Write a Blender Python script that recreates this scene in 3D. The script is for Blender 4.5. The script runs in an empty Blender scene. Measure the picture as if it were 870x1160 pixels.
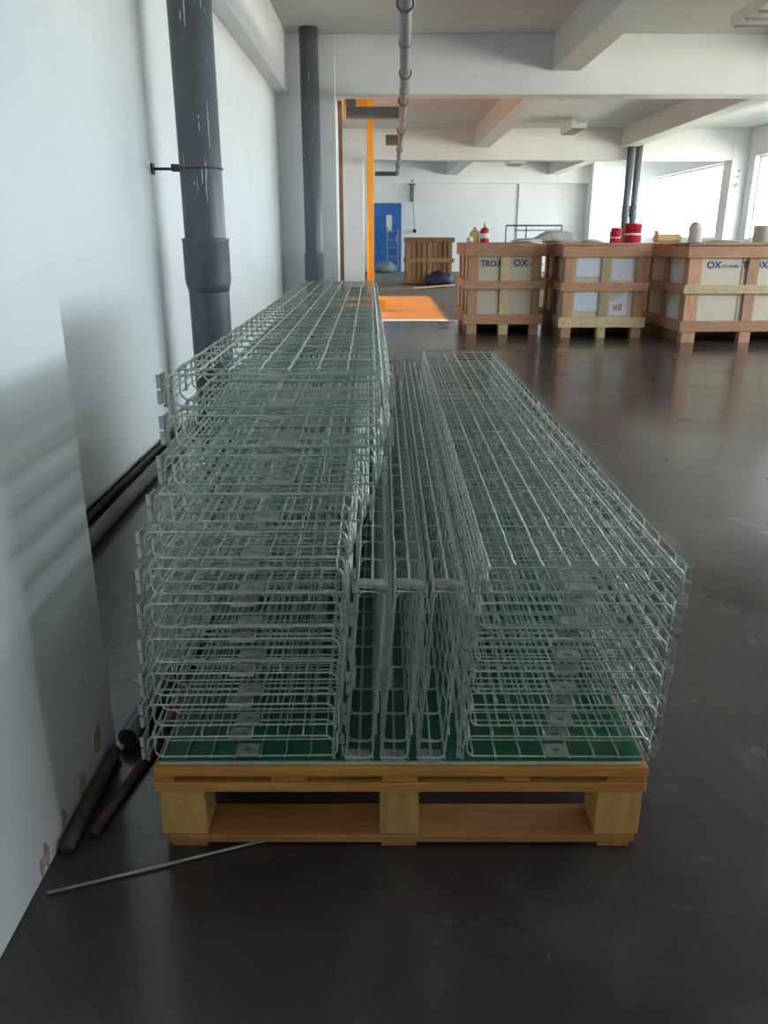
import bpy, bmesh, math, random
from mathutils import Matrix, Vector
random.seed(7)
C = bpy.context.scene.collection
R = math.radians
# ------------------------------------------------------------------ camera, world, lights
scn = bpy.context.scene
cam_d = bpy.data.cameras.new('camera'); cam = bpy.data.objects.new('camera', cam_d); C.objects.link(cam)
cam_d.sensor_fit = 'VERTICAL'; cam_d.sensor_height = 36.0; cam_d.lens = 900/1160*36.0
cam_d.clip_start = 0.05; cam_d.clip_end = 200
cam.location = (0, 0, 1.2); cam.rotation_euler = (R(90-19.12), 0, 0)
scn.camera = cam
scn.view_settings.view_transform = 'Standard'; scn.view_settings.look = 'None'
scn.view_settings.gamma = 1; scn.view_settings.use_curve_mapping = False
scn.view_settings.exposure = 1.36
w = bpy.data.worlds.new('sky'); scn.world = w; w.use_nodes = True
bg = w.node_tree.nodes['Background']; bg.inputs[0].default_value = (0.86, 0.94, 1.0, 1); bg.inputs[1].default_value = 6.5
sun_d = bpy.data.lights.new('sun', 'SUN'); sun = bpy.data.objects.new('sun', sun_d); C.objects.link(sun)
sun_d.energy = 135; sun_d.angle = R(1.5); sun_d.color = (1, .93, .82)
sun.rotation_euler = (0, R(-42), 0)          # travels towards +X and down
sun.location = (-8, 15, 9)
def portal(y0, y1, z0, z1):
    d = bpy.data.lights.new('window_daylight', 'AREA'); o = bpy.data.objects.new('window_daylight', d); C.objects.link(o)
    d.shape = 'RECTANGLE'; d.size = z1-z0; d.size_y = y1-y0; d.cycles.is_portal = True
    o.location = (8.90, (y0+y1)/2, (z0+z1)/2); o.rotation_euler = (0, R(90), 0)
WINS = [(0.4, 11.0), (14.2, 20.4), (21.3, 29.9)]  # unseen near window stretched and middle one shortened to steer the daylight
for a, b in WINS: portal(a, b, 1.15, 3.0)

# ------------------------------------------------------------------ materials
def nodes(name):
    m = bpy.data.materials.new(name); m.use_nodes = True; nt = m.node_tree
    return m, nt, nt.nodes['Principled BSDF']
def mat(name, col, rough=.6, metal=0, var=.0, scale=5, bump=0, bscale=40, stretch=None, spec=.5, col2=None, detail=5):
    m, nt, b = nodes(name)
    b.inputs['Base Color'].default_value = (*col, 1); b.inputs['Roughness'].default_value = rough
    b.inputs['Metallic'].default_value = metal; b.inputs['Specular IOR Level'].default_value = spec
    tc = nt.nodes.new('ShaderNodeTexCoord'); mp = nt.nodes.new('ShaderNodeMapping')
    nt.links.new(tc.outputs['Object'], mp.inputs[0])
    if stretch: mp.inputs['Scale'].default_value = stretch
    if var or col2:
        n = nt.nodes.new('ShaderNodeTexNoise'); n.inputs['Scale'].default_value = scale; n.inputs['Detail'].default_value = detail
        nt.links.new(mp.outputs[0], n.inputs[0])
        r = nt.nodes.new('ShaderNodeValToRGB'); nt.links.new(n.outputs[0], r.inputs[0])
        c1 = tuple(max(0, c*(1-var)) for c in col); c2 = col2 or tuple(min(1, c*(1+var)) for c in col)
        r.color_ramp.elements[0].position = .32; r.color_ramp.elements[1].position = .68
        r.color_ramp.elements[0].color = (*c1, 1); r.color_ramp.elements[1].color = (*c2, 1)
        nt.links.new(r.outputs[0], b.inputs['Base Color'])
    if bump:
        n = nt.nodes.new('ShaderNodeTexNoise'); n.inputs['Scale'].default_value = bscale; n.inputs['Detail'].default_value = 4
        nt.links.new(mp.outputs[0], n.inputs[0])
        bp = nt.nodes.new('ShaderNodeBump'); bp.inputs['Strength'].default_value = bump; bp.inputs['Distance'].default_value = .01
        nt.links.new(n.outputs[0], bp.inputs['Height']); nt.links.new(bp.outputs[0], b.inputs['Normal'])
    return m
def wood(name, c1, c2, stretch, rough=.65):
    m, nt, b = nodes(name); b.inputs['Roughness'].default_value = rough; b.inputs['Specular IOR Level'].default_value = .3
    tc = nt.nodes.new('ShaderNodeTexCoord'); mp = nt.nodes.new('ShaderNodeMapping'); mp.inputs['Scale'].default_value = stretch
    oi = nt.nodes.new('ShaderNodeObjectInfo'); ad = nt.nodes.new('ShaderNodeVectorMath'); ad.operation = 'ADD'
    sc = nt.nodes.new('ShaderNodeVectorMath'); sc.operation = 'SCALE'; sc.inputs['Scale'].default_value = 37
    cb = nt.nodes.new('ShaderNodeCombineXYZ')
    for i in range(3): nt.links.new(oi.outputs['Random'], cb.inputs[i])
    nt.links.new(cb.outputs[0], sc.inputs[0]); nt.links.new(tc.outputs['Object'], ad.inputs[0]); nt.links.new(sc.outputs[0], ad.inputs[1])
    nt.links.new(ad.outputs[0], mp.inputs[0])
    n = nt.nodes.new('ShaderNodeTexNoise'); n.inputs['Scale'].default_value = 6; n.inputs['Detail'].default_value = 6; n.inputs['Distortion'].default_value = .6
    nt.links.new(mp.outputs[0], n.inputs[0])
    r = nt.nodes.new('ShaderNodeValToRGB'); nt.links.new(n.outputs[0], r.inputs[0])
    r.color_ramp.elements[0].position = .3; r.color_ramp.elements[1].position = .7
    r.color_ramp.elements[0].color = (*c1, 1); r.color_ramp.elements[1].color = (*c2, 1)
    hs = nt.nodes.new('ShaderNodeHueSaturation'); mr = nt.nodes.new('ShaderNodeMapRange'); mr.inputs['To Min'].default_value = .78; mr.inputs['To Max'].default_value = 1.2
    nt.links.new(oi.outputs['Random'], mr.inputs['Value']); nt.links.new(mr.outputs[0], hs.inputs['Value'])
    nt.links.new(r.outputs[0], hs.inputs['Color']); nt.links.new(hs.outputs[0], b.inputs['Base Color'])
    return m
M = {}
M['paint'] = mat('white_wall_paint', (.76, .785, .79), .5, var=.03, scale=1.5, bump=.15, bscale=8)
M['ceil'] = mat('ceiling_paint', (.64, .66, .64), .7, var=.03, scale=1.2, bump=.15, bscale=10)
M['wire'] = mat('galvanised_wire', (.54, .60, .56), .38, 0.7, var=.15, scale=60)
M['plate'] = mat('galvanised_plate', (.50, .51, .47), .42, 0.6, var=.2, scale=45)
M['green'] = mat('green_sheet', (.012, .155, .065), .35, var=.12, scale=4)
M['white_board'] = mat('white_edge_board', (.6, .6, .56), .6)
M['pallet_x'] = wood('pallet_pine_cross', (.50, .21, .045), (.68, .34, .09), (1, 14, 14))
M['pallet_y'] = wood('pallet_pine_long', (.48, .17, .04), (.60, .25, .06), (14, 1, 14))
M['block'] = wood('pallet_block', (.52, .29, .09), (.68, .42, .15), (8, 8, 1.5))
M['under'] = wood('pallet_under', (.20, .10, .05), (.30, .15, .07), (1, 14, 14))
M['bottom'] = wood('pallet_bottom_pine', (.34, .15, .05), (.44, .21, .07), (1, 14, 14))
M['crate_h'] = wood('crate_wood_rail', (.42, .205, .115), (.60, .34, .205), (1, 12, 12))
M['crate_v'] = wood('crate_wood_post', (.46, .23, .135), (.66, .38, .235), (12, 12, 1))
M['crate_pale'] = wood('crate_wood_pale', (.58, .44, .25), (.72, .57, .36), (3, 8, 3))
M['brown_v'] = wood('old_crate_wood', (.20, .11, .05), (.34, .20, .10), (10, 10, 1))
M['card'] = mat('cardboard', (.68, .60, .47), .8, var=.04, scale=2)
M['paper'] = mat('white_paper', (.74, .76, .84), .6, var=.05, scale=12)
M['ink'] = mat('blue_ink', (.03, .05, .22), .7)
M['faded'] = mat('faded_grey_ink', (.33, .36, .38), .7)
M['fadedblue'] = mat('faded_blue_ink', (.30, .38, .52), .7)
M['redink'] = mat('red_ink', (.6, .03, .04), .6)
M['dark'] = mat('dark_inside', (.03, .03, .03), .8)
M['pvc'] = mat('grey_pvc', (.115, .13, .15), .42, var=.12, scale=9, stretch=(1, 1, .3))
M['pvc2'] = mat('dusty_grey_pvc', (.20, .21, .22), .5, var=.15, scale=9)
M['plaster'] = mat('plaster_drips', (.6, .62, .62), .8)
M['rust'] = mat('dark_rusty_steel', (.10, .075, .065), .6, .3, var=.3, scale=30)
M['rustred'] = mat('red_oxide_steel', (.09, .032, .03), .6, .1, var=.3, scale=30)
M['steel'] = mat('dull_steel_rod', (.36, .36, .31), .5, .5, var=.15, scale=30)
M['orange'] = mat('orange_light_tint', (.85, .40, .03), .55, var=.08, scale=4)  # orange light through the tarp, put into the base colour
M['duct'] = mat('grey_duct', (.13, .14, .14), .6, .2, var=.15, scale=5)
M['blue'] = mat('blue_door_paint', (.02, .13, .42), .5, var=.25, scale=4)
M['lamp'] = mat('lamp_white', (.62, .63, .60), .5)
M['lampmid'] = mat('conduit_grey', (.42, .43, .44), .5)
M['lampdark'] = mat('lamp_louvre', (.22, .22, .21), .5)
M['red'] = mat('red_plastic', (.62, .02, .04), .4)
M['white'] = mat('white_plastic', (.78, .79, .76), .4)
M['yellow'] = mat('pale_yellow_plastic', (.80, .66, .28), .45, var=.08, scale=8)
M['sack'] = mat('crumpled_sack', (.62, .62, .57), .8, var=.15, scale=20, bump=.6, bscale=25)
M['bluebag'] = mat('blue_black_bag', (.012, .02, .06), .5, bump=.6, bscale=30)
M['brick'] = mat('exposed_brick_red', (.50, .36, .28), .85, var=.3, scale=25)
M['concrete'] = mat('bare_concrete', (.16, .155, .14), .75, var=.15, scale=3)
M['jamb'] = mat('brown_jamb', (.28, .14, .07), .6, var=.2, scale=9)
M['dust'] = mat('dusty_blue_grey', (.18, .22, .27), .8, var=.3, scale=30)
def floor_mat():
    m, nt, b = nodes('dark_sealed_floor')
    tc = nt.nodes.new('ShaderNodeTexCoord')
    def noise(scale, det, dist=0, st=None):
        mp = nt.nodes.new('ShaderNodeMapping'); nt.links.new(tc.outputs['Object'], mp.inputs[0])
        if st: mp.inputs['Scale'].default_value = st
        n = nt.nodes.new('ShaderNodeTexNoise'); n.inputs['Scale'].default_value = scale; n.inputs['Detail'].default_value = det; n.inputs['Distortion'].default_value = dist
        nt.links.new(mp.outputs[0], n.inputs[0]); return n
    def ramp(src, p0, c0, p1, c1):
        r = nt.nodes.new('ShaderNodeValToRGB'); nt.links.new(src, r.inputs[0])
        r.color_ramp.elements[0].position = p0; r.color_ramp.elements[0].color = c0
        r.color_ramp.elements[1].position = p1; r.color_ramp.elements[1].color = c1; return r
    a = ramp(noise(1.1, 7, .4).outputs[0], .30, (.040, .033, .033, 1), .78, (.070, .062, .063, 1))
    s = ramp(noise(2.2, 10, 2.2, (1, .55, 1)).outputs[0], .50, (0, 0, 0, 1), .78, (.40, .40, .40, 1))
    sc = ramp(noise(9, 8, 3, (.35, 1.6, 1)).outputs[0], .64, (0, 0, 0, 1), .78, (.22, .22, .22, 1))
    add = nt.nodes.new('ShaderNodeMath'); add.operation = 'MAXIMUM'
    nt.links.new(s.outputs[0], add.inputs[0]); nt.links.new(sc.outputs[0], add.inputs[1])
    mx = nt.nodes.new('ShaderNodeMix'); mx.data_type = 'RGBA'; mx.inputs['B'].default_value = (.17, .165, .16, 1)
    nt.links.new(add.outputs[0], mx.inputs['Factor']); nt.links.new(a.outputs[0], mx.inputs['A'])
    nt.links.new(mx.outputs['Result'], b.inputs['Base Color'])
    r = ramp(noise(3, 6, .5).outputs[0], .3, (.17, .17, .17, 1), .75, (.30, .30, .30, 1))
    nt.links.new(r.outputs[0], b.inputs['Roughness'])
    bp = nt.nodes.new('ShaderNodeBump'); bp.inputs['Strength'].default_value = .05; bp.inputs['Distance'].default_value = .01
    b.inputs['Coat Weight'].default_value = .25; b.inputs['Coat Roughness'].default_value = .12
    nt.links.new(noise(2.5, 3).outputs[0], bp.inputs['Height']); nt.links.new(bp.outputs[0], b.inputs['Normal'])
    return m
M['floor'] = floor_mat()
def thin_mat(name, col, gloss, rough, translucent=None):
    m, nt, b = nodes(name); out = nt.nodes['Material Output']; nt.nodes.remove(b)
    tr = nt.nodes.new('ShaderNodeBsdfTransparent'); tr.inputs[0].default_value = (*col, 1)
    g = nt.nodes.new('ShaderNodeBsdfGlossy'); g.inputs['Roughness'].default_value = rough
    mx = nt.nodes.new('ShaderNodeMixShader'); mx.inputs[0].default_value = gloss
    nt.links.new(tr.outputs[0], mx.inputs[1]); nt.links.new(g.outputs[0], mx.inputs[2]); last = mx
    if translucent:
        tl = nt.nodes.new('ShaderNodeBsdfTranslucent'); tl.inputs[0].default_value = (*translucent, 1)
        m2 = nt.nodes.new('ShaderNodeMixShader'); m2.inputs[0].default_value = .15
        nt.links.new(mx.outputs[0], m2.inputs[1]); nt.links.new(tl.outputs[0], m2.inputs[2]); last = m2
    nt.links.new(last.outputs[0], out.inputs[0])
    return m
M['glass'] = thin_mat('window_glass', (.96, .98, .98), .05, .02)
M['tarp'] = thin_mat('orange_translucent_tarp', (.26, .145, .002), .02, .4, (.05, .022, .002))
M['film'] = thin_mat('clear_wrap_film', (.97, .985, .98), .2, .08)

# ------------------------------------------------------------------ mesh helpers
def link(name, me, m, parent=None, loc=(0, 0, 0), smooth=False):
    me.materials.clear(); me.materials.append(m)
    if smooth:
        for p in me.polygons: p.use_smooth = True
    o = bpy.data.objects.new(name, me); C.objects.link(o); o.location = loc
    if parent: o.parent = parent
    return o
def bm_box(bm, x0, x1, y0, y1, z0, z1, mtx=None):
    v = [bm.verts.new(Vector(p)) for p in ((x0,y0,z0),(x1,y0,z0),(x1,y1,z0),(x0,y1,z0),(x0,y0,z1),(x1,y0,z1),(x1,y1,z1),(x0,y1,z1))]
    if mtx:
        for q in v: q.co = mtx @ q.co
    for f in ((0,3,2,1),(4,5,6,7),(0,1,5,4),(1,2,6,5),(2,3,7,6),(3,0,4,7)): bm.faces.new([v[i] for i in f])
    return v
def fin(bm, name):
    me = bpy.data.meshes.new(name); bmesh.ops.recalc_face_normals(bm, faces=bm.faces); bm.to_mesh(me); bm.free(); return me
def box(name, x0, x1, y0, y1, z0, z1, m, parent=None, bevel=0, rot=None):
    """box in parent's coordinates, origin at its centre"""
    cx, cy, cz = (x0+x1)/2, (y0+y1)/2, (z0+z1)/2
    bm = bmesh.new(); bm_box(bm, x0-cx, x1-cx, y0-cy, y1-cy, z0-cz, z1-cz)
    if bevel: bmesh.ops.bevel(bm, geom=bm.edges[:], offset=bevel, segments=1, affect='EDGES')
    o = link(name, fin(bm, name), m, parent, (cx, cy, cz))
    if rot: o.rotation_euler = rot
    return o
def tube_bm(bm, pts, r, n=6, cap=True, rads=None):
    pts = [Vector(p) for p in pts]; rings = []
    for i, p in enumerate(pts):
        t = (pts[min(i+1, len(pts)-1)] - pts[max(i-1, 0)]).normalized()
        up = Vector((0, 0, 1)) if abs(t.z) < .9 else Vector((0, 1, 0))
        if i == 0: a = t.cross(up).normalized()
        else: a = (a - t*a.dot(t)).normalized()
        b = t.cross(a).normalized(); rr = rads[i] if rads else r
        rings.append([bm.verts.new(p + (a*math.cos(2*math.pi*k/n) + b*math.sin(2*math.pi*k/n))*rr) for k in range(n)])
    for i in range(len(rings)-1):
        for k in range(n):
            bm.faces.new((rings[i][k], rings[i][(k+1) % n], rings[i+1][(k+1) % n], rings[i+1][k]))
    if cap: bm.faces.new(rings[0][::-1]); bm.faces.new(rings[-1])
def tube(name, pts, r, m, parent=None, n=6, rads=None, loc=(0, 0, 0)):
    bm = bmesh.new(); tube_bm(bm, pts, r, n, rads=rads); return link(name, fin(bm, name), m, parent, loc, True)
def lathe(name, prof, m, parent=None, n=20, loc=(0, 0, 0)):
    bm = bmesh.new(); rings = []
    for r, z in prof: rings.append([bm.verts.new((r*math.cos(2*math.pi*k/n), r*math.sin(2*math.pi*k/n), z)) for k in range(n)])
    for i in range(len(rings)-1):
        for k in range(n): bm.faces.new((rings[i][k], rings[i][(k+1) % n], rings[i+1][(k+1) % n], rings[i+1][k]))
    bm.faces.new(rings[0][::-1]); bm.faces.new(rings[-1])
    o = link(name, fin(bm, name), m, parent, loc, True)
    return o
def tag(o, label, cat, group=None):
    o['label'] = label; o['category'] = cat
    if group: o['group'] = group
    return o
def thing(name, label, cat, loc=(0, 0, 0), rz=0, group=None):
    o = bpy.data.objects.new(name, None); C.objects.link(o); o.location = loc; o.rotation_euler = (0, 0, rz); o.empty_display_size = .1
    return tag(o, label, cat, group)
def struct(name, *a, **k):
    o = box(name, *a, **k); o['kind'] = 'structure'; return o
def stem(name, loc):
    o = bpy.data.objects.new(name, None); C.objects.link(o); o.location = loc; o['kind'] = 'structure'; return o
def text(name, s, size, m, parent, loc, rot=(R(90), 0, 0), label=None, bold=True):
    cu = bpy.data.curves.new(name, 'FONT'); cu.body = s; cu.size = size; cu.extrude = .0008; cu.resolution_u = 3
    if bold: cu.offset = size*.025
    t = bpy.data.objects.new(name, cu); C.objects.link(t)
    bpy.context.view_layer.update()
    me = bpy.data.meshes.new_from_object(t.evaluated_get(bpy.context.evaluated_depsgraph_get()))
    C.objects.unlink(t); bpy.data.objects.remove(t)
    o = link(name, me, m, parent, loc); o.rotation_euler = rot
    if label: o['label'] = label
    return o

# ------------------------------------------------------------------ the room
XL, XR, ZC, ZB = -1.40, 8.75, 3.63, 2.94
struct('floor', XL-.3, XR+.3, -4, 12.45, -.2, 0, M['floor'])
struct('floor', XL-.3, XR+.3, 12.45, 30.3, -.2, 0, M['concrete'])
struct('ceiling', XL-.3, XR+.6, -4, 30.3, ZC, ZC+.2, M['ceil'])
struct('wall_back', XL-.3, XR+.3, 30, 30.3, 0, ZC, M['paint'])
struct('wall_front', XL-.3, XR+.3, -4, -3.8, 0, ZC, M['paint'])
struct('wall_left', -1.66, -1.36, -3.8, 5.38, 0, ZC, M['paint'], bevel=.02)
struct('wall_left', -1.74, XL, 5.38, 12.3, 0, ZC, M['paint'])
struct('wall_left', -1.70, XL, 17.5, 30, 0, ZC, M['paint'])
struct('wall_left', -1.70, XL, 12.3, 17.5, ZB, ZC, M['paint'])
# projecting pier nearest the camera on the left
struct('trim_1', -1.36, -.672, -3.8, 1.70, 0, ZC, M['paint'], bevel=.006)
pr_ = bpy.data.objects['trim_1']
def chip(y, z, sy, sz, seed):
    rnd = random.Random(seed); bm = bmesh.new(); n = 11
    a = [bm.verts.new((.003, math.cos(2*math.pi*k/n)*sy*rnd.uniform(.6, 1.15), math.sin(2*math.pi*k/n)*sz*rnd.uniform(.6, 1.15))) for k in range(n)]
    b = [bm.verts.new((-.004, v.co.y*1.1, v.co.z*1.1)) for v in a]
    bm.faces.new(a)
    for k in range(n): bm.faces.new((a[k], b[k], b[(k+1) % n], a[(k+1) % n]))
    o = link('exposed_patch', fin(bm, 'exposed_patch'), M['brick'], pr_)
    o.location = (-.672-pr_.location.x, y-pr_.location.y, z-pr_.location.z); return o
for y, z, sy, sz, s in ((1.27, .04, .012, .028, 1), (1.245, .03, .008, .02, 2), (1.47, .05, .028, .025, 4), (1.58, .09, .025, .035, 5), (1.36, .05, .014, .022, 6)): chip(y, z, sy, sz, s)
# pillars on the left and right, beams, joists
struct('trim_2', XL, -.63, 11.48, 12.3, 0, ZC, M['paint'], bevel=.008)
struct('trim_3', XL, -.50, 20.78, 21.4, 0, ZC, M['paint'], bevel=.008)
struct('trim_4', 8.36, XR+.3, 20.78, 21.3, 0, ZC, M['paint'], bevel=.008)
struct('trim_5', 8.36, XR+.3, 11.48, 12.0, 0, ZC, M['paint'], bevel=.008)
struct('trim_6', 7.10, 7.95, 29.2, 30, 0, ZC, M['paint'], bevel=.008)
struct('trim_7', XL, -1.24, 5.38, 11.5, ZB, ZC, M['paint'], bevel=.006)
for i, y in enumerate((2.2, 11.5, 20.8, 29.7)):
    struct('trim_%d' % (8+i), XL, XR, y, y+.35, ZB, ZC, M['paint'], bevel=.006)
k = 12
for x in (2.16, 5.66):
    for y0, y1 in ((2.55, 11.5), (11.85, 20.8), (21.15, 29.7)):
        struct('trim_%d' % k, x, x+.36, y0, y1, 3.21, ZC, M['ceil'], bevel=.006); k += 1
# right-hand window wall: sill wall, lintel, piers, three long windows
struct('wall_right', XR, XR+.3, -3.8, 30, 0, 1.15, M['paint'])
struct('wall_right', XR, XR+.3, -3.8, 30, 3.0, ZC, M['paint'])
for a, b in ((-3.8, .4), (11.0, 14.2), (20.4, 21.3), (29.9, 30)): struct('wall_right', XR, XR+.3, a, b, 1.15, 3.0, M['paint'])
for i, (a, b) in enumerate(WINS):
    wd = stem('window_%d' % (i+1), (XR+.15, a, 1.15)); L = b-a; n = 4
    for q in range(n):
        f = box('window_pane', -.004, .004, q*L/n+.03, (q+1)*L/n-.03, .05, 1.80, M['glass'], wd)
    for q in range(n+1):
        yy = min(max(q*L/n, .025), L-.025); box('window_frame', -.03, .03, yy-.025, yy+.025, 0, 1.85, M['white'], wd)
    box('window_frame', -.03, .03, .05, L-.05, 0, .05, M['white'], wd); box('window_frame', -.03, .03, .05, L-.05, 1.80, 1.85, M['white'], wd)
# ground outside
struct('trim_20', XR+.3, 60, -30, 60, -.3, -.25, M['concrete'])
# left opening of the second bay, closed by an orange tarp
tp = box('orange_tarp', -1.60, -1.596, 12.42, 17.5, 0.01, ZB-.01, M['tarp'])
tag(tp, 'orange translucent tarpaulin closing the left opening behind the first pillar', 'tarpaulin')
jb = box('wooden_jamb', -.628, -.575, 12.0, 12.08, 0, ZB, M['jamb']); tag(jb, 'thin brown wooden strip standing against the right edge of the left pillar', 'jamb')
# blue door in the back wall
dr = stem('door_1', (-.318, 29.97, 0))
box('door_leaf', 0, .88, -.05, 0, 0, 2.26, M['blue'], dr, .006)
box('door_window', .40, .60, -.058, -.051, 1.36, 1.92, M['lamp'], dr)
box('door_handle', .74, .79, -.10, -.051, 1.0, 1.22, M['steel'], dr, .006)
box('door_frame', -.05, 0, -.06, 0, 0, 2.31, M['blue'], dr); box('door_frame', .88, .93, -.06, 0, 0, 2.31, M['blue'], dr); box('door_frame', 0, .88, -.06, 0, 2.26, 2.31, M['blue'], dr)

# ------------------------------------------------------------------ pipes on the left
def drips(parent, r, zs, n, seed, face):
    rnd = random.Random(seed)
    for _ in range(n):
        z = rnd.uniform(*zs); a = face + rnd.uniform(-.9, .9); L = rnd.choice((.02, .05, .10, .25)); ww = rnd.uniform(.0015, .0045)
        pts = [((r+.0005)*math.cos(a+rnd.uniform(-.02, .02)), (r+.0005)*math.sin(a), z+L*t/3) for t in range(4)]
        o = tube('plaster_drip', pts, ww, M['plaster'], parent, 5, rads=[ww*.5, ww, ww*.8, ww*.3])
p1 = thing('grey_drainpipe', 'thick grey plastic drainpipe with splashed drips, held by a bracket near the left wall', 'pipe', (-1.075, 5.06, 0))
r = .122
lathe('pipe_shaft', [(r, 0), (r, .98), (r*1.0, 1.02), (r*1.0, ZC)], M['pvc'], p1, 28)
lathe('pipe_socket', [(r*1.0, .88), (r*1.10, .93), (r*1.13, .95), (r*1.13, 1.17), (r*1.15, 1.175), (r*1.15, 1.19), (r*1.0, 1.191)], M['pvc'], p1, 28)
drips(p1, r, (1.2, 2.4), 15, 3, R(-80))
br = tube('bracket_ring', [(r*1.03*math.cos(a*math.pi/12), r*1.03*math.sin(a*math.pi/12), 1.575) for a in range(25)], .006, M['rust'], p1, 6)
tube('bracket_arm', [(-.285, 0, 1.575), (-r*1.02, 0, 1.575)], .009, M['rust'], p1, 6)
box('bracket_nut', -.17, -.125, -.02, .02, 1.56, 1.60, M['rust'], p1, .004)
box('wall_plate', -.285, -.275, -.03, .03, 1.545, 1.605, M['rust'], p1, .003)
p2 = thing('grey_drainpipe', 'grey plastic drainpipe in front of the white pillar beyond the tall stack', 'pipe', (-.935, 11.2, 0))
lathe('pipe_shaft', [(.118, 0), (.118, 1.0), (.118, ZC)], M['pvc'], p2, 24)
lathe('pipe_socket', [(.118, .60), (.134, .66), (.134, .98), (.136, .99), (.118, 1.0)], M['pvc'], p2, 24)
drips(p2, .118, (1.2, 3.2), 10, 9, R(-80))
# overhead pipe run
op = thing('overhead_pipe', 'grey overhead pipe running under the ceiling beams to the back', 'pipe', (0, 0, 0))
tube('pipe_shaft', [(.13, 5, 2.86), (.157, 6.8, 2.86), (.23, 9.7, 2.86), (.30, 16, 2.86), (.37, 24, 2.86)], .052, M['pvc2'], op, 14)
tube('pipe_elbow', [(.37, 23.95, 2.86), (.36, 24.06, 2.86), (.30, 24.1, 2.86), (-.25, 24.1, 2.86)], .06, M['pvc'], op, 12)
for y, x in ((6.9, .16), (9.6, .228), (11.45, .25), (14.5, .283), (17.5, .313), (21, .34)):
    q = (x-.157)
    bm = bmesh.new(); tube_bm(bm, [(x+.062*math.cos(a*math.pi/8), y, 2.86+.062*math.sin(a*math.pi/8)) for a in range(17)], .009, 6)
    if y not in (11.45, 21): tube_bm(bm, [(x, y, 2.92), (x, y, ZC)], .005, 5)
    link('pipe_clamp', fin(bm, 'pipe_clamp'), M['pvc'], op)
for y, x in ((8.1, .19), (10.6, .241), (13, .268)):
    tube('pipe_socket', [(x, y, 2.86), (x+.002, y+.12, 2.86)], .060, M['pvc2'], op, 14)
dc = thing('ceiling_duct', 'dark grey duct crossing from the overhead pipe to the left pillar', 'duct', (0, 12.6, 0))
box('duct_run', -.54, .215, -.09, .09, 2.80, 2.94, M['duct'], dc, .006)
box('duct_box', -.54, -.40, -.09, .09, 2.941, 3.12, M['duct'], dc, .006)
db = box('junction_box', .03, .262, 15.7, 15.9, 2.77, 2.93, M['duct'], bevel=.008); tag(db, 'small dark box beside the overhead pipe below the middle bay ceiling', 'box')
of = thing('orange_lit_post', 'vertical post with a short head plate behind the left pillar, orange light painted in', 'post', (-.22, 14, 0))  # orange sunlight is painted into the post's colour
box('post_shaft', -.055, .055, -.05, .05, 0, ZC, M['orange'], of, .008)
box('head_plate', -.42, .055, .051, .07, 2.98, 3.40, M['orange'], of, .004)  # added plate standing for an orange-lit patch, light put into its colour
box('foot_block', .12, .26, -.12, .12, 0, .20, M['orange'], of, .006)  # separate small box, its orange lighting painted into the colour

# ------------------------------------------------------------------ back wall fittings
wf = thing('wall_funnel', 'grey rainwater hopper and short pipe fixed high on the back wall', 'fitting', (.98, 29.85, 0))
lathe('funnel', [(.06, 2.72), (.06, 2.85), (.16, 3.0), (.16, 3.05)], M['duct'], wf, 12)
tube('pipe_piece', [(0, 0, 2.35), (0, 0, 2.75)], .07, M['pvc2'], wf, 10)
tube('pipe_arm', [(0, 0, 2.9), (.16, -.02, 3.02), (.26, -.02, 3.02)], .05, M['dark'], wf, 8)
tube('hanging_cable', [(.04, 0, 2.35), (.08, 0, 1.9), (.10, 0, 1.45)], .012, M['duct'], wf, 5)
box('cable_end', .04, .16, -.05, .05, 1.33, 1.45, M['dark'], wf, .01)
tag(tube('wall_conduit', [(4.72, 29.96, .9), (4.72, 29.96, ZB)], .022, M['lampmid'], n=8), 'thin grey conduit running up the white back wall', 'pipe')
for x, lb in ((5.86, 'left one of the grey pipe pair standing before the bright window'), (6.05, 'right one of the grey pipe pair standing before the bright window')):
    t = thing('grey_drainpipe', lb, 'pipe', (x, 20.6, 0), 0, 'pipe pair by the window')
    lathe('pipe_shaft', [(.082, 0), (.082, ZC)], M['pvc'], t, 16); lathe('pipe_socket', [(.082, 1.6), (.092, 1.65), (.092, 1.9), (.082, 1.91)], M['pvc'], t, 16)
mk = stem('trim_21', (8.35, 20.77, 0))
def smudge(x, z, sx, sz, seed, m):
    rnd = random.Random(seed); bm = bmesh.new(); n = 12; sl = .35
    a = [bm.verts.new((math.cos(2*math.pi*k/n)*sx*rnd.uniform(.5, 1.1)+sl*math.sin(2*math.pi*k/n)*sz, -.002, math.sin(2*math.pi*k/n)*sz*rnd.uniform(.6, 1.1))) for k in range(n)]
    b = [bm.verts.new((v.co.x, .012, v.co.z)) for v in a]
    bm.faces.new(a)
    for k in range(n): bm.faces.new((a[k], b[k], b[(k+1) % n], a[(k+1) % n]))
    link('painted_mark', fin(bm, 'painted_mark'), m, mk, (x, 0, z))
smudge(.20, 2.70, .045, .035, 1, M['faded']); smudge(.185, 2.56, .035, .04, 2, M['faded']); smudge(.17, 2.38, .05, .06, 3, M['fadedblue'])
def fixture(x, y, z, w_, d_, lab):
    t = thing('ceiling_light', lab, 'light', (x, y, z), 0, 'ceiling lights')
    box('housing', -w_/2, w_/2, -d_/2, d_/2, .02, .13, M['lamp'], t, .01)
    for q in range(5):
        yy = -d_/2+.06+q*(d_-.12)/4; box('louvre', -w_/2+.03, w_/2-.03, yy-.018, yy+.018, 0, .019, M['lampdark'], t)
    box('bracket', -.05, .05, -.05, .05, .131, ZC-z, M['lamp'], t)
fixture(3.95, 9.2, 3.33, .42, 1.3, 'louvred ceiling light nearest the camera, cut by the top right corner')
fixture(4.15, 19.2, 3.36, .34, 1.1, 'louvred ceiling light in the middle bay above the crates')
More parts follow.
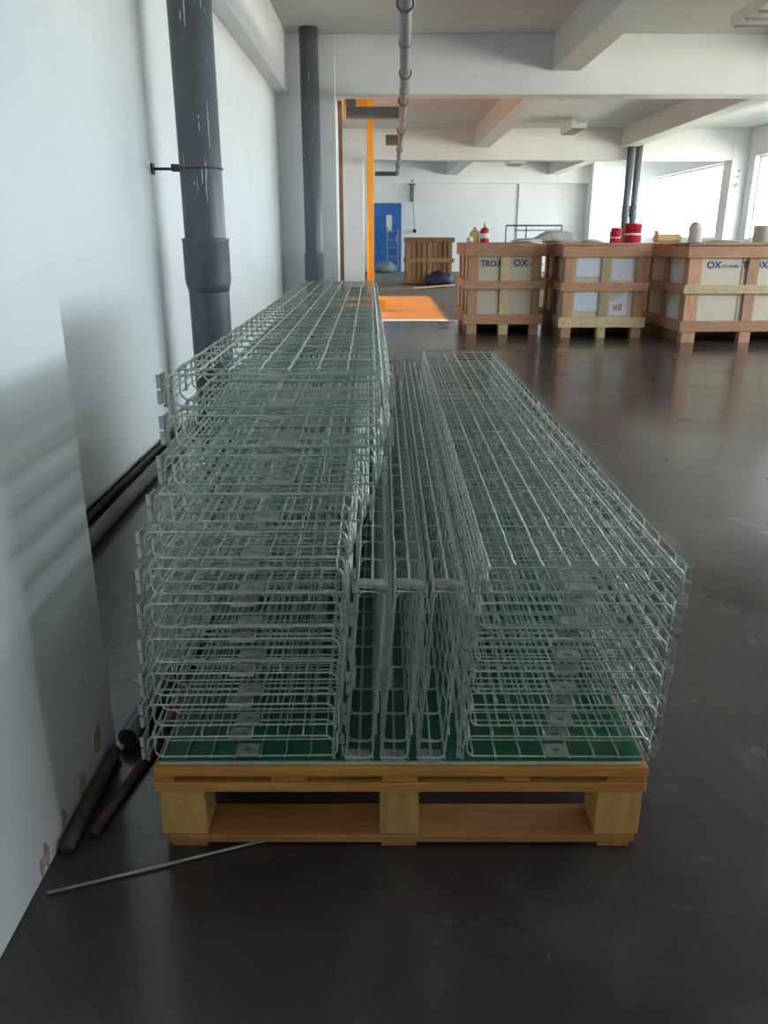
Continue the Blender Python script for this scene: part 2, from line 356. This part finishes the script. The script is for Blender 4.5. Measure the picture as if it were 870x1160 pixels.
fixture(4.25, 28.0, 3.38, .5, 1.0, 'small ceiling light in the farthest bay near the back wall')

# ------------------------------------------------------------------ crates
def crate(x, y, w_, d_, h, rz, lab, posts, foot=.13, side_papers=()):
    """origin at the front left bottom corner; front faces -Y"""
    t = thing('wooden_crate', lab, 'crate', (x, y, 0), rz, 'slatted crates with cardboard inside')
    pw, th = .125, .03
    box('cardboard_box', .05, w_-.05, .05, d_-.05, foot+.03, h-.03, M['card'], t, .004)
    for i, (px, pm, sw) in enumerate(posts):
        box('post', px, px+sw, 0.018, .045, foot+.002, h-.10, M[pm], t, .003)
        box('foot', px, px+sw, 0.0, .12, 0, foot-.001, M[pm], t, .003)
        box('post', px, px+sw, d_-.045, d_-.018, foot+.002, h-.10, M['crate_v'], t, .003)
        box('foot', px, px+sw, d_-.12, d_, 0, foot-.001, M['crate_v'], t, .003)
    rails = [(h-.135, h-.005, 'crate_h'), ((h+foot)/2-.05, (h+foot)/2+.05, 'crate_h'), (foot, foot+.125, 'crate_h')]
    for i, (z0, z1, rm) in enumerate(rails):
        if lab.startswith('middle') and i == 2: rm = 'crate_pale'
        if lab.startswith('long') and i == 1: rm = 'crate_pale'
        o = box('rail', -.02, w_+.02, -.012, .017, z0, z1, M[rm], t, .003); o.rotation_euler = (0, R(random.uniform(-.35, .35)), 0)
        box('rail', -.02, w_+.02, d_-.017, d_+.012, z0, z1, M['crate_h'], t, .003)
        box('rail', -.012, .017, .018, d_-.018, z0, z1, M['crate_h'], t, .003); box('rail', w_-.017, w_+.012, .018, d_-.018, z0, z1, M['crate_h'], t, .003)
    box('gap_shade_board', .001, w_-.001, d_/2-.02, d_/2+.02, 0, foot-.001, M['brown_v'], t, .003); box('gap_shade_board', .02, .05, .13, d_-.13, 0, foot-.001, M['brown_v'], t, .003); box('gap_shade_board', w_-.05, w_-.02, .13, d_-.13, 0, foot-.001, M['brown_v'], t, .003)  # dark boards added to block the bright gap under the crate
    for yy in (.05, d_/2-.06, d_-.17):
        box('post', .018, .045, yy, yy+.12, foot+.002, h-.10, M['crate_v'], t, .003)
        box('post', w_-.045, w_-.018, yy, yy+.12, foot+.002, h-.10, M['crate_v'], t, .003)
    n = max(6, round(d_/.16)); 
    for q in range(n):
        yy = q*d_/n; dz = random.uniform(-.004, .006)
        box('top_board', -.02+random.uniform(-.015, .01), w_+.02+random.uniform(-.01, .015), yy+.004, yy+d_/n-.006, h+dz-.002, h+.02+dz, M['crate_h'], t, .003)
    return t
CH = 1.10
c1 = crate(1.04, 10.50, .975, 1.55, CH, R(-1), 'leftmost of the three big cardboard-lined wooden crates', [(.03, 'crate_v', .125), (.44, 'crate_pale', .12), (.84, 'crate_v', .11)])
text('printed_lettering', 'TROX', .10, M['ink'], c1, (.185, .047, .845)); text('printed_lettering', 'OX', .115, M['ink'], c1, (.60, .047, .845))
text('printed_lettering', 'TECHNIK', .05, M['ink'], c1, (.77, .047, .85), bold=False)
c2 = crate(2.19, 10.12, 1.03, 1.45, CH, R(-1), 'middle wooden crate with four white papers on its cardboard', [(.02, 'crate_v', .12), (.47, 'crate_pale', .10), (.89, 'crate_v', .12)])
c3 = crate(3.52, 9.62, 2.15, 1.45, CH, R(2), 'long wooden crate at the right edge of the picture', [(.02, 'crate_v', .16), (.72, 'crate_v', .13), (1.36, 'crate_v', .13), (1.99, 'crate_v', .14)])
for xx, s, sz in ((.24, 'OX', .11), (.66, 'TROX', .11), (1.18, 'TROX', .11), (1.60, 'OX', .11)): text('printed_lettering', s, sz, M['ink'], c3, (xx, .047, .85))
text('printed_lettering', 'TECHNIK', .05, M['ink'], c3, (.41, .047, .855), bold=False); text('printed_lettering', 'TECHNIK', .05, M['ink'], c3, (.90, .047, .855), bold=False)
box('cardboard_seam', .655, .662, .046, .0495, .16, 1.0, M['dark'], c3); box('cardboard_seam', 1.06, 1.066, .046, .0495, .16, 1.0, M['dark'], c3)
box('cardboard_seam', .425, .430, .046, .0495, .16, 1.0, M['dark'], c1)
def paper(x, z, w_, h_, rot=0, torn=False):
    bm = bmesh.new()
    pts = [(0, 0), (w_, 0), (w_, h_), (0, h_)] if not torn else [(0, 0), (w_, 0), (w_, h_), (w_*.86, h_*.98), (w_*.40, h_*.66), (0, h_*.55)]
    a = [bm.verts.new((u, -.001, v)) for u, v in pts]; b = [bm.verts.new((u, 0.001, v)) for u, v in pts]
    bm.faces.new(a); bm.faces.new(b[::-1])
    for i in range(len(pts)): bm.faces.new((a[i], b[i], b[(i+1) % len(pts)], a[(i+1) % len(pts)]))
    o = link('paper_sheet', fin(bm, 'paper_sheet'), M['paper'], c2, (x, .046, z)); o.rotation_euler = (0, R(rot), 0); return o
paper(.165, .735, .31, .235, -1); paper(.595, .70, .25, .245, 1.5); paper(.16, .33, .31, .235, 0)
tp_ = paper(.60, .27, .22, .30, 0, True); tp_['label'] = 'torn paper sheet with a red print'
for a in ((.055, .155, .065, .074), (.055, .155, .118, .126), (.055, .064, .065, .126), (.146, .155, .065, .15), (.075, .10, .083, .108), (.115, .135, .083, .108)): box('red_print', a[0], a[1], -.0025, -.0012, a[2], a[3], M['redink'], tp_)
for yy, zz in ((.33, .62), (.33, .20)):
    o = box('paper_sheet', .046, .049, yy, yy+.26, zz, zz+.25, M['paper'], c3)

# brown slatted crate further back
oc = thing('wooden_crate', 'brown slatted wooden crate standing alone by the blue door', 'crate', (.58, 21.6, 0))
box('inner_box', .05, 1.15, .06, 1.1, .08, 1.12, M['brown_v'], oc)
for q in range(9):
    box('slat', .01+q*.134, .01+q*.134+random.uniform(.09, .125), 0, .025, .06, 1.15, M['brown_v'], oc, .003)
    box('slat', -.02, .005, .03+q*.12, .03+q*.12+.09, .06, 1.15, M['brown_v'], oc, .003)
for z in (.04, .56, 1.06): box('rail', -.03, 1.24, -.03, -.001, z, z+.11, M['brown_v'], oc, .003)
for z in (.04, .56, 1.06): box('rail', -.05, -.021, 0, 1.1, z, z+.11, M['brown_v'], oc, .003)
box('top_board', -.02, 1.22, 0, .55, 1.151, 1.18, M['brown_v'], oc, .003); box('top_board', -.02, 1.22, .56, 1.12, 1.151, 1.18, M['brown_v'], oc, .003)

def lump(name, m, loc, sx, sy, sz, seed, lab=None, cat=None, sub=3, amp=.35):
    rnd = random.Random(seed); bm = bmesh.new(); bmesh.ops.create_icosphere(bm, subdivisions=sub, radius=1)
    from mathutils import noise
    for v in bm.verts:
        d = 1+amp*noise.noise(v.co*1.6+Vector((seed, 0, 0)))+amp*.4*noise.noise(v.co*4+Vector((0, seed, 0)))
        v.co = Vector((v.co.x*sx*d, v.co.y*sy*d, max(v.co.z, -.55)*sz*d))
    zm = min(v.co.z for v in bm.verts)
    for v in bm.verts: v.co.z -= zm
    o = link(name, fin(bm, name), m, None, loc, True)
    if lab: tag(o, lab, cat)
    return o
lump('plastic_bag', M['bluebag'], (1.42, 21.35, 0), .34, .16, .20, 4, 'dark blue bag lying at the foot of the brown slatted crate', 'bag')
for i, (xa, ya, xb, yb, lab) in enumerate(((-.2, 19.6, 1.5, 20.6, 'long thin plank on the floor in front of the brown crate'), (.5, 19.2, 1.9, 21.0, 'short thin plank crossing the longer one before the brown crate'))):
    o = box('plank', -.9, .9, -.05, .05, .0, .03, M['crate_h'] if i else M['brown_v'], None, .003); o.location = ((xa+xb)/2, (ya+yb)/2, .016+i*.034)
    o.rotation_euler = (0, 0, math.atan2(yb-ya, xb-xa)); tag(o, lab, 'plank')
# cleaning gear leaning at the blue door
ld = thing('step_ladder', 'dusty grey folded ladder leaning on the blue door', 'ladder', (.0, 29.35, 0))
for x in (.12, .50): box('rail', x-.025, x+.025, -.02, .02, 0, 1.55, M['dust'], ld, rot=(R(-14), 0, 0)).location = (x, .19, .76)
for q in range(5): box('rung', .12, .50, -.015, .015, 0, .04, M['dust'], ld).location = (.31, .06+q*.07, .25+q*.28)
lump('rubble_pile', M['dust'], (.05, 29.1, 0), .38, .3, .22, 12, 'low grey heap at the foot of the blue door', 'heap')

# ------------------------------------------------------------------ things on the crates
TZ = CH+.028
b = thing('spray_bottle', 'red-labelled bottle with a pale neck on the left crate', 'bottle', (1.31, 10.95, TZ))
lathe('bottle_body', [(.055, 0), (.06, .01), (.06, .14), (.05, .165), (.02, .185)], M['red'], b, 18); lathe('bottle_neck', [(.02, .185), (.02, .22), (.012, .25)], M['yellow'], b, 12)
lathe('paper_label', [(.0605, .05), (.0612, .051), (.0612, .11), (.0605, .111)], M['white'], b, 18)
b = thing('plastic_jug', 'pale yellow jug beside the red-labelled bottle', 'jug', (1.19, 11.05, TZ))
lathe('jug_body', [(.06, 0), (.07, .02), (.07, .11), (.045, .15), (.02, .16), (.02, .19)], M['yellow'], b, 18); tube('jug_handle', [(.05, 0, .13), (.09, 0, .12), (.09, 0, .06), (.068, 0, .05)], .01, M['yellow'], b, 6)
tag(lump('stone', M['sack'], (1.10, 10.8, TZ), .045, .04, .045, 3), 'small pale lump left of the jug on the left crate', 'lump')
fr = thing('metal_frame', 'low thin rusty metal frame standing on the left crate', 'frame', (1.62, 11.2, TZ), R(0))
W_ = .74
for x in (0, W_/2-.1, W_): tube('upright', [(x, 0, 0), (x, 0, .21)], .008, M['rust'], fr, 5)
tube('cross_bar', [(0, 0, .21), (W_, 0, .21)], .010, M['rust'], fr, 5); tube('cross_bar', [(.12, 0, .15), (W_, 0, .15)], .007, M['rust'], fr, 5)
tag(lump('sack', M['sack'], (2.25, 11.0, TZ), .26, .14, .085, 5), 'grey crumpled sack across the left and middle crates', 'sack')
tag(lump('cloth', M['sack'], (1.85, 10.9, TZ), .18, .12, .03, 8), 'flat pale crumpled cloth beside the metal frame', 'cloth')
def can(x, y, r_, h_, lab, body='red', lid='red'):
    t = thing('paint_can', lab, 'can', (x, y, TZ), 0, 'paint cans on the crates')
    lathe('can_body', [(r_*.95, 0), (r_, .01), (r_, h_-.02), (r_*1.04, h_-.015), (r_*1.04, h_)], M[body], t, 22)
    lathe('can_lid', [(r_*.98, h_), (r_*.98, h_+.008), (r_*.9, h_+.010)], M[lid], t, 22)
    if body == 'red': lathe('paper_label', [(r_*1.001, h_*.40), (r_*1.012, h_*.41), (r_*1.012, h_*.50), (r_*1.001, h_*.51)], M['white'], t, 22)
can(2.92, 10.62, .066, .13, 'small red paint can left of the big red can', )
can(3.02, 10.95, .066, .17, 'slim red paint can behind, between the two others')
can(3.14, 10.62, .105, .22, 'biggest red paint can, under the grey pipes')
can(4.58, 10.10, .14, .19, 'white bucket with a red lid at the right edge', 'white', 'red')
b = thing('jerrycan', 'pale yellow jerrycan lying on the long crate', 'jerrycan', (3.50, 10.90, TZ))
box('can_body', .0, .34, -.09, .09, 0, .105, M['yellow'], b, .03); lathe('spout', [(.03, 0), (.03, .04), (.02, .045)], M['yellow'], b, 12, loc=(.03, 0, .105))
b = thing('white_pot', 'tall crumpled white container on the long crate', 'container', (3.98, 10.75, TZ))
lathe('pot_body', [(.075, 0), (.08, .01), (.095, .18), (.10, .19)], M['white'], b, 14); b2 = lump('crumpled_wrap', M['sack'], (0, 0, .17), .08, .08, .05, 9); b2.parent = b
tag(lump('rag', M['sack'], (4.22, 10.45, TZ), .22, .1, .02, 15), 'flat white rag in front of the window pillar on the long crate', 'rag')
tag(lump('board_scrap', M['sack'], (2.65, 10.7, TZ), .12, .1, .025, 16), 'flat grey scrap left of the red cans', 'scrap')

# ------------------------------------------------------------------ pallets
def pallet(y, d_, lab):
    t = thing('wooden_pallet', lab, 'pallet', (.034, y, 0), 0, 'wooden pallets under the wire trays'); hw = .497
    nb = 7
    for q in range(nb):
        yy = q*(d_-.11)/(nb-1); box('deck_board', -hw, hw, yy, yy+.11, .173, .195, M['pallet_x'], t, .002)
    for a, b_ in ((-.497, -.458), (-.262, -.189), (-.038, .035), (.208, .263), (.416, .497)):
        box('spacer_board', a, b_, .004, d_-.004, .158, .1725, M['pallet_y'], t, .0015)
    for yy in (0, d_/2-.05, d_-.10): box('cross_board', -hw, hw, yy, yy+.10, .136, .1575, M['pallet_x'], t, .002)
    for yy in (0.004, d_/2-.046, d_-.096):
        for a, b_ in ((-.492, -.400), (-.043, .037), (.402, .492)): box('block', a, b_, yy, yy+.092, .028, .1355, M['block'], t, .002)
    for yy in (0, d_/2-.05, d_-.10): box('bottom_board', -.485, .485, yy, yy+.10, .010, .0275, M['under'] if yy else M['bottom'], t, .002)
    for yy in (0.002, d_/2-.048, d_-.098):
        for a, b_ in ((-.475, -.40), (-.040, .034), (.41, .475)): box('foot_block', a, b_, yy, yy+.09, 0, .0095, M['pallet_y'], t, .001)
    return t
pallet(1.335, 1.2, 'orange pine pallet under the near end of the wire tray stacks')
pallet(2.95, 1.2, 'pine pallet hidden under the far end of the wire tray stacks')
gs = thing('green_sheet', 'dark green plastic sheet lying on the pallet under the trays', 'sheet', (.034, 1.34, .1955))
box('sheet', -.49, .49, .012, 2.80, 0.003, .005, M['green'], gs); box('backing_board', -.488, .488, .006, 2.80, 0, .0029, M['white_board'], gs)

# ------------------------------------------------------------------ wire trays
W, HT, LEN, RW = .366, .061, 2.89, .00202
def cross_me():
    bm = bmesh.new(); rc = .016; pts = [(-W/2, 0, HT)]
    z0 = 3*RW
    for k in range(5):
        a = math.pi + k*math.pi/8; pts.append((-W/2+rc+rc*math.cos(a), 0, z0+rc+rc*math.sin(a)))
    for k in range(5):
        a = 1.5*math.pi + k*math.pi/8; pts.append((W/2-rc+rc*math.cos(a), 0, z0+rc+rc*math.sin(a)))
    pts.append((W/2, 0, HT)); tube_bm(bm, pts, RW, 6); return fin(bm, 'cross_wire')
YS = [0, .055] + [.155+.1*k for k in range(27)] + [LEN-.045, LEN]
def long_me(seed, horizontal):
    rnd = random.Random(seed); bm = bmesh.new(); pts = []
    for i, y in enumerate(YS):
        j = rnd.uniform(-.0012, .0012)
        pts.append((0, y, 0))
        if i < len(YS)-1:
            m_ = (y+YS[i+1])/2
            pts.append(((.0012+j, m_, -.0013) if horizontal else (.0013, m_, j)))
    tube_bm(bm, pts, RW, 5); return fin(bm, 'long_wire')
CM = cross_me(); CM.materials.append(M['wire'])
LM = [long_me(s, True) for s in range(3)]; LS = long_me(9, False)
for m_ in LM+[LS, CM]:
    m_.materials.clear(); m_.materials.append(M['wire'])
    for p in m_.polygons: p.use_smooth = True
def plate_me(name, sx, sy, slot=True):
    bm = bmesh.new(); t_ = .0008
    if slot:   # plate with a slot: four strips, plus a folded lip
        for a in ((-sx/2, -.007, 0, sy), (.007, sx/2, 0, sy), (-.007, .007, 0, sy*.38), (-.007, .007, sy*.58, sy)): bm_box(bm, a[0], a[1], a[2], a[3], -t_, t_)
        bm_box(bm, -sx/2, sx/2, -.0012, 0, -.004, .002)
        bm_box(bm, -sx/2, sx/2, sy, sy+.0012, -.003, t_)
    else: bm_box(bm, -sx/2, sx/2, 0, sy, -t_, t_)
    return fin(bm, name)
PB = plate_me('bottom_plate', .046, .034); PB.materials.append(M['plate'])
def side_me():
    bm = bmesh.new(); t_ = .0008
    bm_box(bm, -t_, t_, 0, .036, .006, .029); bm_box(bm, -t_, t_, 0, .036, .033, .056); bm_box(bm, -t_, t_, .008, .036, .029, .033)
    bm_box(bm, t_, .0065, 0, .0015, .006, .029); bm_box(bm, t_, .0065, 0, .0015, .033, .056)
    return fin(bm, 'side_plate')
PS = side_me(); PS.materials.append(M['plate'])
def tray_master():
    t = bpy.data.objects.new('wire_tray', None); C.objects.link(t); t.empty_display_size = .1
    def add(name, me, loc, rot=None):
        o = bpy.data.objects.new(name, me); C.objects.link(o); o.parent = t; o.location = loc
        if rot: o.rotation_euler = rot
    for y in YS: add('cross_wire', CM, (0, y, 0))
    for i, x in enumerate((-.172, -.125, -.075, -.025, .025, .075, .125, .172)):
        add('long_wire', LM[i % 3], (x, 0, RW if abs(x) < .17 else RW+.004))
    for x in (-1, 1):
        for z in (.033, HT-RW): add('long_wire', LS, (x*(W/2+2*RW-.0006), 0, z))
    add('clip_plate', PB, (.0, -.001, .0110)); add('clip_plate', PB, (0, LEN+.001, .0110), (0, 0, math.pi))
    add('side_plate', PS, (W/2+3*RW+.0016, -.002, 0)); add('side_plate', PS, (W/2+3*RW+.0016, LEN-.034, 0))
    return t
master = tray_master(); used = [False]
def place(mtx, label, group):
    if not used[0]: t = master; used[0] = True
    else:
        t = master.copy(); C.objects.link(t)
        for ch in master_children:
            c = ch.copy(); C.objects.link(c); c.parent = t
    t.matrix_world = mtx; t['label'] = label; t['category'] = 'cable tray'; t['group'] = group
master_children = list(master.children)
def pair(base, hbox, dx, label_up, label_inv, group, jy):
    place(base @ Matrix.Translation((dx, jy, 0)), label_up, group)
    place(base @ Matrix.Translation((-dx, -jy*.3, hbox)) @ Matrix.Rotation(math.pi, 4, 'Y'), label_inv, group)
ordn = ['top', 'second', 'third', 'fourth', 'fifth', 'sixth', 'seventh', 'eighth', 'ninth', 'tenth', 'bottom']
# tall left stack, bottom to top: left edge, right edge, height of the top
LS_ = [(-.470, -.091, .2735), (-.464, -.090, .345), (-.454, -.083, .417), (-.448, -.079, .489), (-.446, -.074, .561), (-.437, -.071, .633), (-.431, -.061, .704), (-.406, -.036, .775), (-.383, -.008, .846), (-.368, 0.0, .917), (-.365, .001, .988)]
for i, (a, b_, zt) in enumerate(LS_):
    n = ordn[10-i] if i else 'bottom'; pos = ('%s layer' % n) if n in ('top', 'bottom') else ('%s layer from top' % n)
    base = Matrix.Translation(((a+b_)/2+.0, 1.345+random.uniform(-.004, .004), zt-.0705)) @ Matrix.Rotation(.016+random.uniform(-.003, .003), 4, 'Z')
    pair(base, .0695, .0045, 'galvanised wire tray, open side up, %s of the tall left stack' % pos, 'galvanised wire tray turned upside down, %s of tall left stack' % pos, 'wire trays in the tall left stack', .012)
RS_ = [(.153, .538, .2735), (.157, .543, .345), (.161, .545, .418), (.164, .543, .491), (.168, .548, .563), (.176, .563, .6355)]
ordr = ['bottom', 'fifth', 'fourth', 'third', 'second', 'top']
for i, (a, b_, zt) in enumerate(RS_):
    n = ordr[i]; pos = ('%s layer' % n) if n in ('top', 'bottom') else ('%s layer from top' % n)
    base = Matrix.Translation(((a+b_)/2, 1.345+random.uniform(-.004, .004), zt-.0705)) @ Matrix.Rotation(-.008+random.uniform(-.002, .002), 4, 'Z')
    pair(base, .0695, .0045, 'galvanised wire tray, open side up, %s of the low right stack' % pos, 'galvanised wire tray turned upside down, %s of low right stack' % pos, 'wire trays in the low right stack', .012)
# three pairs standing on edge between the stacks
for i, (xb, xt, rz, nm) in enumerate(((-.0505, -.021, .010, 'leftmost'), (.0205, .0495, .003, 'middle'), (.0945, .1215, -.004, 'rightmost'))):
    lean = math.atan2(xt-xb, .385)
    # tray width runs upwards; box opening axis runs along X
    rot = Matrix.Rotation(rz, 4, 'Z') @ Matrix.Rotation(math.pi/2+lean, 4, 'Y')
    cx_, cz_ = (xb+xt)/2, .2045+.189
    base = Matrix.Translation((cx_, 1.345, cz_)) @ rot @ Matrix.Translation((0, 0, -.0315))
    pair(base, .063, .002, 'wire tray on edge, facing right, in the %s upright pair between the stacks' % nm,
         'wire tray on edge, facing left, in the %s upright pair between the stacks' % nm, 'wire trays standing on edge between the stacks', .008)

# ------------------------------------------------------------------ clutter along the left wall
tag(tube('conduit', [(-1.20, 3.0, .032), (-1.215, 3.7, .032), (-1.225, 4.4, .032), (-1.24, 5.2, .032)], .032, M['pvc2'], n=10), 'grey conduit lying along the left wall beyond the pier', 'pipe')
tag(tube('wall_rod', [(-1.315, 3.1, .02), (-1.32, 5.0, .02)], .018, M['rust'], n=8), 'thin brown rod lying against the left wall behind the conduit', 'rod')
dp = tube('steel_pipe', [(-.650, 1.31, .018), (-.652, 1.48, .018), (-.654, 1.635, .018)], .0155, M['rust'], n=12); tag(dp, 'dark rusty bar lying against the foot of the near pier', 'bar')
def hollow(name, p0, p1, r0, r1, m, lab):
    bm = bmesh.new(); n = 18; a = Vector(p0); b = Vector(p1); t = (b-a).normalized(); s = t.cross(Vector((0, 0, 1))).normalized(); u = s.cross(t)
    R_ = [[bm.verts.new(c+(s*math.cos(2*math.pi*k/n)+u*math.sin(2*math.pi*k/n))*rr) for k in range(n)] for c, rr in ((a, r0), (b, r0), (b, r1), (a, r1))]
    for i in range(4):
        for k in range(n): bm.faces.new((R_[i][k], R_[i][(k+1) % n], R_[(i+1) % 4][(k+1) % n], R_[(i+1) % 4][k]))
    o = link(name, fin(bm, name), m, None, (0, 0, 0), False); tag(o, lab, 'pipe'); return o
hollow('open_pipe', (-.634, 1.675, .027), (-.575, 2.35, .027), .0265, .0235, M['pvc'], 'grey open-ended pipe lying on the floor beside the bottom of the left stack')
tag(tube('red_rod', [(-.612, 1.36, .012), (-.555, 1.74, .012), (-.50, 2.3, .012)], .011, M['rustred'], n=8), 'reddish rod lying on the floor left of the pallet', 'rod')
tag(tube('steel_rod', [(-.650, 1.205, .005), (-.45, 1.275, .005), (-.27, 1.34, .0052), (-.10, 1.39, .005)], .0034, M['steel'], n=6), 'thin pale steel rod lying in front of the pallet, one end under it', 'rod')

# ------------------------------------------------------------------ clear wrap film
def film(name, f, nu, nv, seed, amp, label):
    from mathutils import noise
    bm = bmesh.new(); g = []
    for i in range(nu+1):
        row = []
        for j in range(nv+1):
            p, nrm = f(i/nu, j/nv); d = amp*(noise.noise(p*14+Vector((seed, 0, 0)))+.6*noise.noise(p*38+Vector((0, seed, 0))))
            row.append(bm.verts.new(p+nrm*d))
        g.append(row)
    for i in range(nu):
        for j in range(nv): bm.faces.new((g[i][j], g[i+1][j], g[i+1][j+1], g[i][j+1]))
    o = link(name, fin(bm, name), M['film'], None, (0, 0, 0), False)
    for p in o.data.polygons: p.use_smooth = True
    tag(o, label, 'plastic film')
film('wrap_film', lambda u, v: (Vector((.553+.022*u+.022*v, 1.36+2.6*u, .21+.42*v)), Vector((1, 0, 0))), 150, 34, 3, .006, 'clear crumpled wrap film along the right side of the low right stack')
film('wrap_film', lambda u, v: (Vector((-.405+.36*v, 3.45+.78*u, 1.0015)), Vector((0, 0, 1))), 40, 26, 8, .003, 'clear flat wrap film over the far end of the tall left stack')
film('wrap_film', lambda u, v: (Vector((-.482+.01*v, 1.36+.35*u, .50+.13*v)), Vector((-1, 0, 0))), 24, 14, 5, .010, 'small piece of clear wrap film on the left side of the tall stack')
